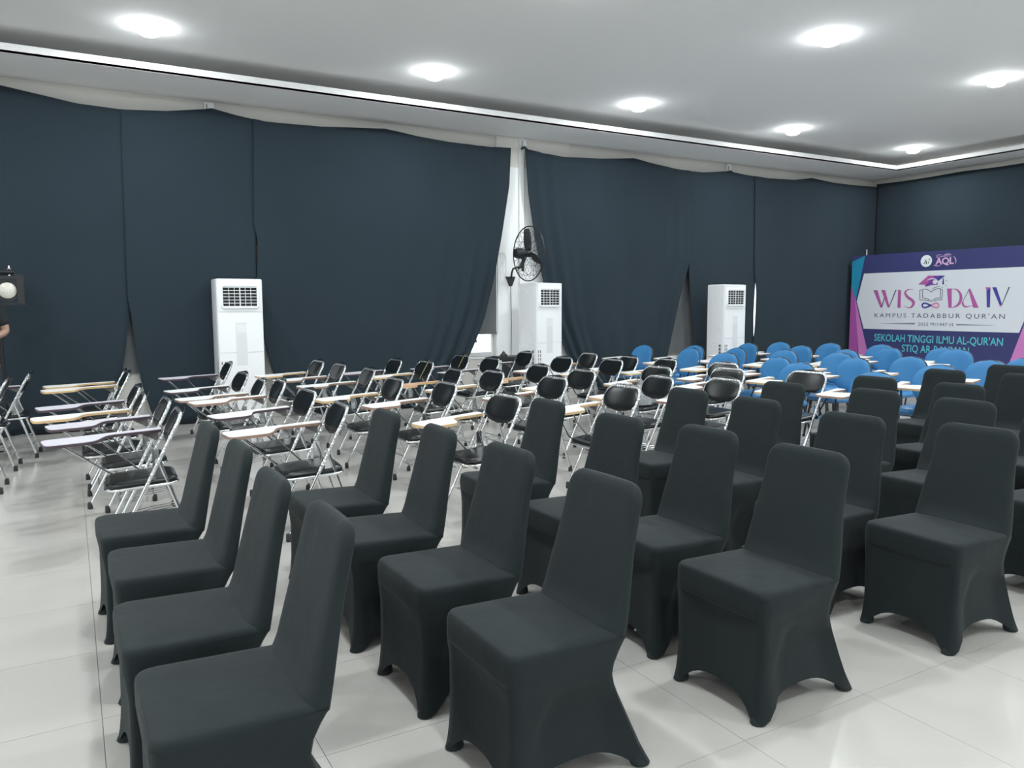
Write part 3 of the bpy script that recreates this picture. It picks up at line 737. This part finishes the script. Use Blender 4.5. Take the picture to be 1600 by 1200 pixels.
TABS_B = {k: tablet_mesh(TAB_BLUE, .675, MT[a], MT[b]) for k,(a,b) in VAR.items()}

def folding_parts():
    P = []
    # upper frame: both uprights and the top bow
    top = .785; hw = .200; rad = .075; pts = []
    for z in (.40,.5,.6,.68): pts.append((TUBE(z),-hw,z))
    for k in range(7):
        a = radians(90*k/6); z = top-rad+rad*sin(a); y = -hw+rad-rad*cos(a); pts.append((TUBE(z), y, z))
    for k in range(6,-1,-1):
        a = radians(90*k/6); z = top-rad+rad*sin(a); y = hw-rad+rad*cos(a); pts.append((TUBE(z), y, z))
    for z in (.68,.6,.5,.40): pts.append((TUBE(z),hw,z))
    m = MB(); m.tube(pts, .0115, 8); P.append(('back_frame', m.mesh('back_frame', MT['crinkle'], 60)))
    for s in (-1,1):
        m = MB(); m.tube([(TUBE(.41),s*hw,.41),(TUBE(.2),s*(hw+.004),.2),(TUBE(.03),s*(hw+.008),.03)], .0112, 8)
        P.append(('front_leg', m.mesh('front_leg', MT['chrome'], 60)))
        m = MB(); m.tube([(.105,s*(hw-.026),.525),(.19,s*(hw-.026),.26),(.262,s*(hw-.02),.03)], .0105, 8)
        m.box(.085,.125,s*(hw-.03)-.004,s*(hw-.03)+.004,.40,.53)
        P.append(('rear_leg', m.mesh('rear_leg', MT['chrome'], 60)))
        m = MB(); m.lathe([(.015,0),(.017,.006),(.0155,.045),(.012,.05)], 10, (TUBE(.02),s*(hw+.008),0)); P.append(('foot_cap', m.mesh('foot_cap', MT['rubber'], 60)))
        m = MB(); m.lathe([(.015,0),(.017,.006),(.0155,.045),(.012,.05)], 10, (.265,s*(hw-.02),0)); P.append(('foot_cap', m.mesh('foot_cap', MT['rubber'], 60)))
    m = MB(); m.tube([(.232,-hw+.022,.125),(.232,hw-.022,.125)], .007, 6); P.append(('rear_stretcher', m.mesh('rear_stretcher', MT['chrome'], 60)))
    # book rack
    m = MB()
    for y in (-.15,-.09,-.03,.03,.09,.15): m.tube([(-.085,y,.15),(.06,y,.175),(.20,y,.19)], .0032, 5)
    m.tube([(-.085,-hw,.15),(-.085,hw,.15)], .006, 6); m.tube([(.20,-hw+.03,.19),(.20,hw-.03,.19)], .005, 6)
    P.append(('book_rack', m.mesh('book_rack', MT['chrome'], 60)))
    # seat
    so = outline_round([(-.175,-.125),(-.135,-.178),(.165,-.183),(.205,-.14),(.205,.14),(.165,.183),(-.135,.178),(-.175,.125)], .03, 3)
    def ins(o, d, z):
        return [(x*(1-d/.2)+.015*d/.2, y*(1-d/.19), z+ (.016*sstep(-.2,.2,x))) for x,y in o]
    m = MB(); m.rings([ins(so,.004,.368),ins(so,0,.376),ins(so,0,.392),ins(so,.008,.403),ins(so,.028,.409),ins(so,.09,.411)])
    P.append(('seat', m.mesh('seat', MT['vinyl'], 50)))
    m = MB(); m.tube([(x*1.01,y*1.012,.366+.016*sstep(-.2,.2,x)) for x,y in so], .0085, 6, closed=True); P.append(('seat_rim', m.mesh('seat_rim', MT['chrome'], 60)))
    m = MB(); m.box(-.12,-.08,-.02,.02,.325,.366); m.tube([(-.10,-.16,.345),(-.10,.16,.345)], .006, 6); P.append(('under_bracket', m.mesh('under_bracket', MT['steel'], 40)))
    # backrest pad
    def pad(front):
        def f(u, v):
            z = .604 + .208*v
            q = abs(2*v-1)
            wd = .207*(1-q**2.9)**(1/2.3) if q < 1 else 0
            wd = max(wd, .001)
            if v < .5: wd *= .90+.10*sstep(0,.5,v)
            y = wd*(2*u-1)
            bow = .030*(1-(y/.207)**2)
            t = .020*(1-abs(2*u-1)**5)*(1-q**6)
            return (TUBE(z) - .010 + bow*(.7+.3*v) + (-t if front else t*.6), y, z)
        return f
    m = MB(); m.grid(pad(True), 16, 14); m.grid(pad(False), 16, 14)
    P.append(('backrest', m.mesh('backrest', MT['vinyl'], 70)))
    # tablet bracket and strut
    m = MB()
    m.rings([[(-.0+.02,.188,.634),(.13,.222,.634),(.13,.222,.575),(.12,.219,.575)],[(-.0+.02,.212,.634),(.13,.246,.634),(.13,.246,.575),(.12,.243,.575)]])
    P.append(('tablet_bracket', m.mesh('tablet_bracket', MT['steel'], 30)))
    m = MB(); m.tube([(-.40,-.03,.634),(-.36,.02,.60),(-.165,.185,.415),(-.05,.20,.33)], .0075, 6); P.append(('tablet_strut', m.mesh('tablet_strut', MT['chrome'], 60)))
    m = MB(); m.tube([(-.20,.09,.634),(-.10,.17,.52),(.02,.195,.40)], .006, 6); P.append(('tablet_strut', m.mesh('tablet_strut', MT['chrome'], 60)))
    return P
FP = folding_parts()
TAPE = MB()
for sg, off in ((-1,-.0314),(1,.0030)):
    TAPE.grid(lambda u,v: (TUBE(.603+.204*v)+.030*(.7+.3*v)+off+sg*.0005 - (sg*.004 if v in (0,1) else 0), -.035+.022*u-.015*v, .603+.204*v), 1, 8)
TAPE_ME = TAPE.mesh('tape_strip', MT['tape'], 60)
def place_folding(x, y, zs, var, rz, label, tape=False):
    r = thing('folding_chair', label, 'chair', (x-.25, y, 0), rz, 'black and chrome folding chairs with writing tablets')
    r.scale = (1, 1, zs)
    for nm, me in FP: obj(nm, me, r)
    t = obj('tablet', TABS[var][0], r); obj('edge_band', TABS[var][1], t)
    if tape: obj('tape_strip', TAPE_ME, r)
    return r
FOLD = [
 ('fifth from the right', [(.56,5.02,1,'lilac'),(.565,5.68,1,'lilac'),(.465,6.27,.975,'tan'),(.472,6.92,.975,'lilac'),(.475,8.2,1,'tan'),(.475,8.82,.97,'tan')]),
 ('', [(1.49,4.79,1,'white'),(1.525,5.66,1,'black'),(1.51,6.47,1.01,'white'),(1.475,7.05,.96,'white'),(1.455,7.76,.97,'black'),(1.52,8.92,1,'lilac')]),
 ('', [(2.61,4.60,1,'tan'),(2.63,5.62,1,'white'),(2.44,6.27,.99,'tan'),(2.57,7.31,1,'white'),(2.51,8.06,1,'white'),(2.46,8.70,1,'pale')]),
 ('', [(3.68,4.67,1,'tan'),(3.62,5.55,1,'white'),(3.47,6.37,1,'pale'),(3.40,7.10,.965,'wood'),(3.45,7.92,1,'tan'),(3.36,8.62,.98,'lilac')]),
 ('', [(4.73,4.68,1,'white'),(4.42,5.14,1,'tan'),(4.30,6.09,.99,'pale'),(4.32,6.93,.98,'wood'),(4.32,8.0,1,'lilac'),(4.25,8.64,1,'lilac')]),
 ('', [(5.40,5.28,1.02,'white'),(5.2,6.05,.985,'pale'),(5.37,7.05,1,'tan'),(5.2,7.8,.985,'white'),(5.26,8.80,1,'lilac')]),
 ('', [(5.87,4.76,1,'pale'),(6.2,6.13,.975,'white'),(6.14,7.03,.97,'tan'),(6.05,7.62,.97,'white'),(5.95,8.33,.98,'wood')]),
]
rnd = random.Random(3)
for ri, (_, row) in enumerate(FOLD):
    for ci, (x, y, zs, var) in enumerate(row):
        n = 'nearest' if ci == 0 else ('farthest' if ci == len(row)-1 else WORDS[ci]+' nearest')
        tape = (ri, ci) in ((4,5),(3,4))
        lab = 'black folding chair with tablet, %s in the %s folding row from the left' % (n, WORDS[ri])
        if tape: lab = 'folding chair with olive tape on its back, %s in the %s folding row' % (n, WORDS[ri])
        place_folding(x, y, zs, var, radians(rnd.uniform(-4,4)), lab, tape)
for x, y, lab in ((-.33,8.62,'chrome folding chair at the far left edge, farthest from the viewer'),(-.47,8.02,'chrome folding chair at the left edge, middle of three'),(-.52,7.10,'chrome folding chair cut by the left edge, nearest of three')):
    place_folding(x, y, 1, 'lilac', radians(-3), lab)

# ------------------------------------------------------------------ blue tablet chairs
def blue_parts():
    P = []
    def pad(front):
        def f(u, v):
            z = .475 + .365*v
            q = abs(2*v-1)
            wd = .225*(1-q**2.5)**(1/2.1) if q < 1 else 0
            y = max(wd,.002)*(2*u-1)
            bow = .035*(1-(y/.22)**2)
            t = .024*(1-abs(2*u-1)**5)*(1-q**6)
            return (.165 + .085*v + bow + (-t if front else t*.6), y, z)
        return f
    m = MB(); m.grid(pad(True), 18, 18); m.grid(pad(False), 18, 18); P.append(('backrest', m.mesh('backrest', MT['blue'], 70)))
    def edge():
        pts = []
        for k in range(40):
            a = 2*pi*k/40; 
            v = .5+.5*sin(a); q = abs(2*v-1); c = cos(a)
            wd = .227*(max(0,1-q**2.5))**(1/2.1)
            y = math.copysign(wd, c) if wd > .002 else 0
            pts.append((.165+.085*v+.035*(1-min(1,(y/.22)**2))+.020, y*.975, .481+.354*v))
        return pts
    m = MB(); m.tube(edge(), .008, 6, closed=True); P.append(('back_shell_rim', m.mesh('back_shell_rim', MT['blacksteel'], 60)))
    so = outline_round([(-.24,-.19),(-.16,-.225),(.15,-.215),(.19,-.17),(.19,.17),(.15,.215),(-.16,.225),(-.24,.19)], .07, 4)
    ins = lambda d, z: [(x*(1-d/.22), y*(1-d/.22), z) for x,y in so]
    m = MB(); m.rings([ins(.02,.405),ins(.004,.415),ins(0,.43),ins(.004,.447),ins(.02,.460),ins(.06,.466),ins(.13,.463)]); P.append(('seat', m.mesh('seat', MT['blue_vinyl'], 50)))
    for s in (-1,1):
        m = MB(); m.tube([(-.17,s*.17,.41),(-.20,s*.20,.2),(-.22,s*.215,.02)], .011, 8); P.append(('leg', m.mesh('leg', MT['blacksteel'], 60)))
        m = MB(); m.tube([(.14,s*.17,.41),(.19,s*.20,.2),(.235,s*.215,.02)], .011, 8); P.append(('leg', m.mesh('leg', MT['blacksteel'], 60)))
        m = MB(); m.tube([(.05,s*.13,.405),(.16,s*.13,.41),(.20,s*.13,.46),(.235,s*.13,.68)], .010, 8); P.append(('back_support', m.mesh('back_support', MT['blacksteel'], 60)))
        for xx in (-.222,.238):
            m = MB(); m.lathe([(.014,0),(.015,.005),(.014,.028)], 8, (xx,s*.216,0)); P.append(('foot_cap', m.mesh('foot_cap', MT['rubber'], 60)))
    m = MB(); m.tube([(-.19,-.19,.40),(-.19,.19,.40)], .009, 6); m.tube([(.155,-.18,.40),(.155,.18,.40)], .009, 6)
    P.append(('seat_frame', m.mesh('seat_frame', MT['blacksteel'], 60)))
    m = MB(); m.tube([(.06,.19,.40),(.06,.235,.45),(.05,.24,.60),(.03,.24,.653)], .010, 8); m.tube([(-.17,.19,.40),(-.20,.20,.50),(-.25,.08,.653)], .008, 8); P.append(('tablet_support', m.mesh('tablet_support', MT['blacksteel'], 60)))
    return P
BP = blue_parts()
BLUE = [
 [(6.12,4.28,.967),(6.49,5.41,.967),(6.88,6.04,.975),(6.73,6.66,1),(6.90,7.48,1.02),(7.10,8.63,1)],
 [(7.01,4.23,1),(7.22,5.31,1),(7.85,5.97,1),(7.80,6.72,1),(7.82,7.58,.985),(7.75,8.30,.99)],
 [(8.00,4.33,1),(8.18,5.30,.973),(8.68,6.50,.98),(9.62,6.55,.97),(8.76,7.29,1),(8.71,8.21,1)],
 [(8.96,4.47,.973),(9.6,5.59,1),(10.3,6.2,.965),(10.4,7.19,.967),(9.69,7.54,1),(9.81,8.55,.967)]]
vars_b = ['white','pale','white','tan','pale','white']
rnd = random.Random(9)
for ri, row in enumerate(BLUE):
    for ci, (x, y, zs) in enumerate(row):
        n = 'nearest' if ci == 0 else ('farthest' if ci == len(row)-1 else WORDS[ci]+' nearest')
        r = thing('tablet_chair', 'blue padded chair with writing tablet, %s in the %s blue row from the left' % (n, WORDS[ri]), 'chair', (x-.265, y, 0), radians(rnd.uniform(-5,5)), 'blue padded chairs with writing tablets')
        r.scale = (1,1,zs)
        for nm, me in BP: obj(nm, me, r)
        v = vars_b[(ci+ri)%6]
        t = obj('tablet', TABS_B[v][0], r); obj('edge_band', TABS_B[v][1], t)

# ------------------------------------------------------------------ small things
def side_table():
    r = thing('side_table', 'low black table behind the folding chairs below the white pier', 'table', (5.45, 9.62, 0))
    MB().box(-.20,.20,-.16,.16,.64,.685).build('table_top', MT['black'], r)
    MB().box(-.17,.17,-.14,-.13,.10,.64).build('front_panel', MT['dark'], r)
    for x in (-.17,.17):
        for y in (-.13,.13): MB().box(x-.015,x+.015,y-.015,y+.015,0,.64).build('leg', MT['black'], r)
    b = thing('black_pouch', 'small black pouch lying on the low black table', 'bag', (5.345, 9.60, .685))
    m = MB(); m.rings([[(.05*s*cos(2*pi*k/12)+.01*sin(3*k), .04*s*sin(2*pi*k/12), z) for k in range(12)] for s, z in ((1,.0),(1.1,.015),(.8,.035),(.35,.05),(.25,.066),(.12,.07))]); m.build('pouch_body', MT['rubber'], b)
    m.__init__(); m.tube([(-.02,0,.055),(0,0,.085),(.02,0,.055)], .004, 6); m.build('pouch_loop', MT['rubber'], b)
side_table()

def plastic_bag():
    b = thing('plastic_bag', 'crumpled grey plastic bag on a folding chair seat', 'bag', (4.93, 6.05, .404))
    rnd = random.Random(2); rings = []
    for s, z in ((.10,0),(.125,.02),(.13,.07),(.11,.13),(.07,.18),(.03,.21),(.035,.25)):
        rings.append([((s+rnd.uniform(-.012,.012))*cos(2*pi*k/14), (s+rnd.uniform(-.012,.012))*1.1*sin(2*pi*k/14), z) for k in range(14)])
    MB().rings(rings).build('bag_body', MT['bag'], b, angle=25)
    MB().tube([(-.02,0,.24),(-.045,.01,.29),(-.01,0,.31),(.02,0,.25)], .006, 6).build('bag_handle', MT['bag'], b)
plastic_bag()

def floor_cable(pts, label):
    m = MB(); m.tube([(x,y,.006) for x,y in pts], .006, 6)
    tag(m.build('floor_cable', MT['rubber']), label, 'cable')
floor_cable([(5.2,4.15),(5.6,4.42),(6.0,4.62),(6.45,4.66),(7.0,4.72),(7.6,4.70)], 'black cable lying on the floor between covered and blue chairs')

# stage light on a T-bar stand at the far left
def stage_light():
    X, Y, Z = -.527, 9.52, 1.579
    r = thing('stage_light', 'black stage light with cream lens on a stand at the left edge', 'stage light', (X, Y, 0))
    MB().lathe([(.06,.20),(.095,.18),(.10,.05),(.115,-.02),(.115,-.06),(.09,-.06)], 24, (0,0,Z), ax='y').build('housing', MT['black'], r)
    m = MB(); m.lathe([(.088,-.045),(.08,-.062),(.05,-.074),(.01,-.078)], 28, (0,0,Z), ax='y'); m.build('lens', MT['cream_lens'], r)
    d = MB(); q = .15
    d.box(-q,q,-.075,-.068,Z+.118,Z+.15); d.box(-q,q,-.075,-.068,Z-.15,Z-.118); d.box(-q,-.118,-.075,-.068,Z-.118,Z+.118); d.box(.118,q,-.075,-.068,Z-.118,Z+.118)
    fr = d.build('filter_frame', MT['black'], r)
    MB().add([(.085,-.09,Z-.12),(.145,-.09,Z-.15),(.145,-.09,Z+.17),(.085,-.09,Z+.14),(.085,-.085,Z-.12),(.145,-.085,Z-.15),(.145,-.085,Z+.17),(.085,-.085,Z+.14)],[(0,1,2,3),(7,6,5,4),(0,4,5,1),(1,5,6,2),(2,6,7,3),(3,7,4,0)]).build('barn_door', MT['black'], fr)
    MB().tube([(-.13,.06,Z),(-.13,.06,Z+.15),(.0,.06,Z+.17),(.13,.06,Z+.15),(.13,.06,Z)], .01, 8).build('yoke', MT['black'], r)
    MB().tube([(-.34,.06,Z+.19),(.06,.06,Z+.19)], .024, 12).build('crossbar', MT['black'], r)
    MB().lathe([(.006,0),(.022,.004),(.026,.014),(.010,.018),(.008,.045)], 10, (.02,.06,Z+.212)).build('wing_bolt', MT['silver'], r)
    MB().lathe([(.008,-.0),(.012,-.008),(.012,-.02)], 10, (.02,.05,Z+.165)).build('clamp_nut', MT['silver'], r)
    MB().tube([(-.1,.14,.02),(-.1,.14,1.0),(-.1,.14,Z+.12),(-.1,.06,Z+.19)], [.02,.02,.014,.014], 10).build('pole', MT['black'], r)
    for k in range(3):
        a = radians(90+120*k)
        MB().tube([(-.1,.14,.45),(-.1+.24*cos(a),.14+.20*sin(a),.012)], .010, 8).build('leg', MT['black'], r)
stage_light()

# person in dark clothes, mostly outside the left edge
def person():
    r = thing('person', 'person in black T-shirt and dark jeans at the left edge, elbow bent', 'person', (-.775, 9.08, 0))
    skin = mat('skin', (.36,.23,.17), .5, spec=.35); shirt = mat('black_tshirt', (.014,.017,.02), .85); jeans = mat('dark_jeans', (.020,.032,.045), .85); hair = mat('black_hair', (.01,.01,.01), .5); shoe = mat('black_shoe', (.02,.02,.02), .5)
    def skinned(name, V, E, Rr, m, parent, sub=2, root=0):
        me = bpy.data.meshes.new(name); me.from_pydata(V, E, []); me.materials.append(m)
        o = obj(name, me, parent)
        md = o.modifiers.new('skin', 'SKIN'); md.use_smooth_shade = True
        for i, d in enumerate(me.skin_vertices[0].data):
            d.radius = Rr[i] if hasattr(Rr[i],'__len__') else (Rr[i], Rr[i]); d.use_root = (i == root)
        s = o.modifiers.new('subdivision', 'SUBSURF'); s.levels = sub; s.render_levels = sub
        return o
    # body facing -y (towards the camera); +x is the viewer's right
    V = [(0,0,.95),(0,0,1.10),(0,.01,1.28),(0,.01,1.42),(0,.01,1.50),(0,-.01,1.56),(0,-.02,1.64),(0,-.015,1.72),
         (-.10,0,.92),(-.11,0,.50),(-.115,.02,.10),(-.115,-.10,.05),
         (.10,0,.92),(.11,0,.50),(.115,.02,.10),(.115,-.10,.05),
         (.17,.01,1.40),(.235,.03,1.165),(.07,-.16,1.09),(-.01,-.20,1.08),
         (-.17,.01,1.40),(-.24,.03,1.17),(-.09,-.19,1.13),(-.01,-.22,1.13)]
    E = [(0,1),(1,2),(2,3),(3,4),(4,5),(5,6),(6,7),(0,8),(8,9),(9,10),(10,11),(0,12),(12,13),(13,14),(14,15),(3,16),(16,17),(17,18),(18,19),(3,20),(20,21),(21,22),(22,23)]
    R = [(.15,.11),(.14,.10),(.17,.115),(.15,.10),(.058,.058),(.06,.062),(.078,.095),(.062,.078),.085,.058,.042,.04,.085,.058,.042,.04,.06,.042,.032,.028,.06,.042,.032,.028]
    body = skinned('body', V, E, R, skin, r)
    # fingers
    for hx, hz, sgn in ((-.02,1.075,-1),(-.0,1.13,1)):
        for k in range(4):
            z = hz + .022 - k*.015; L = (.062,.07,.066,.052)[k]
            skinned('finger', [(hx,-.21,z),(hx+sgn*L*.5,-.232,z-.003),(hx+sgn*L,-.222,z-.008)], [(0,1),(1,2)], [.009,.0085,.007], skin, body, 1)
        skinned('thumb', [(hx-sgn*.03,-.20,hz+.02),(hx-sgn*.015,-.222,hz+.045),(hx+sgn*.012,-.23,hz+.058)], [(0,1),(1,2)], [.010,.0095,.008], skin, body, 1)
    Vs = [(0,0,.93),(0,0,1.10),(0,.01,1.28),(0,.01,1.42),(0,.01,1.46),(.17,.01,1.40),(.222,.026,1.21),(-.17,.01,1.40),(-.225,.026,1.21)]
    Es = [(0,1),(1,2),(2,3),(3,4),(3,5),(5,6),(3,7),(7,8)]
    skinned('tshirt', Vs, Es, [(.175,.13),(.165,.125),(.19,.135),(.17,.12),(.085,.075),.075,.058,.075,.058], shirt, r)
    Vj = [(0,0,.96),(0,0,.90),(-.10,0,.86),(-.11,0,.50),(-.115,.02,.09),(.10,0,.86),(.11,0,.50),(.115,.02,.09)]
    skinned('jeans', Vj, [(0,1),(1,2),(2,3),(3,4),(1,5),(5,6),(6,7)], [(.165,.125),(.17,.13),.098,.074,.062,.098,.074,.062], jeans, r)
    h = MB(); rings = []
    for k in range(7):
        a = radians(90*k/6); rings.append([((.092*cos(a)+.002)*cos(2*pi*j/16), .012+(.108*cos(a)+.002)*sin(2*pi*j/16), 1.675+.125*sin(a)) for j in range(16)])
    h.rings(rings); h.build('hair', hair, r, angle=80)
    for s in (-1,1):
        MB().rings([[(s*.033+.013*cos(2*pi*k/10), -.104, 1.665+.008*sin(2*pi*k/10)) for k in range(10)],[(s*.033+.010*cos(2*pi*k/10), -.108, 1.665+.006*sin(2*pi*k/10)) for k in range(10)]]).build('eye', hair, body)
        MB().lathe([(.004,-.012),(.022,-.006),(.026,.0),(.018,.006)], 10, (s*.088,0,1.655), ax='x').build('ear', skin, body)
        m = MB(); m.rings([[(s*.115+wx*cos(2*pi*k/12), -.05+ly*sin(2*pi*k/12), z) for k in range(12)] for wx, ly, z in ((.045,.13,0),(.048,.135,.02),(.045,.125,.05),(.035,.07,.08),(.03,.045,.10))]); m.build('shoe', shoe, r)
    MB().add([(-.012,-.10,1.632),(.012,-.10,1.632),(0,-.135,1.628),(0,-.105,1.672)],[(0,1,2),(0,2,3),(2,1,3),(0,3,1)]).build('nose', skin, body)
    MB().tube([(-.022,-.100,1.605),(0,-.108,1.603),(.022,-.100,1.605)], .005, 6).build('mouth', mat('lip', (.30,.13,.11), .5), body)
person()
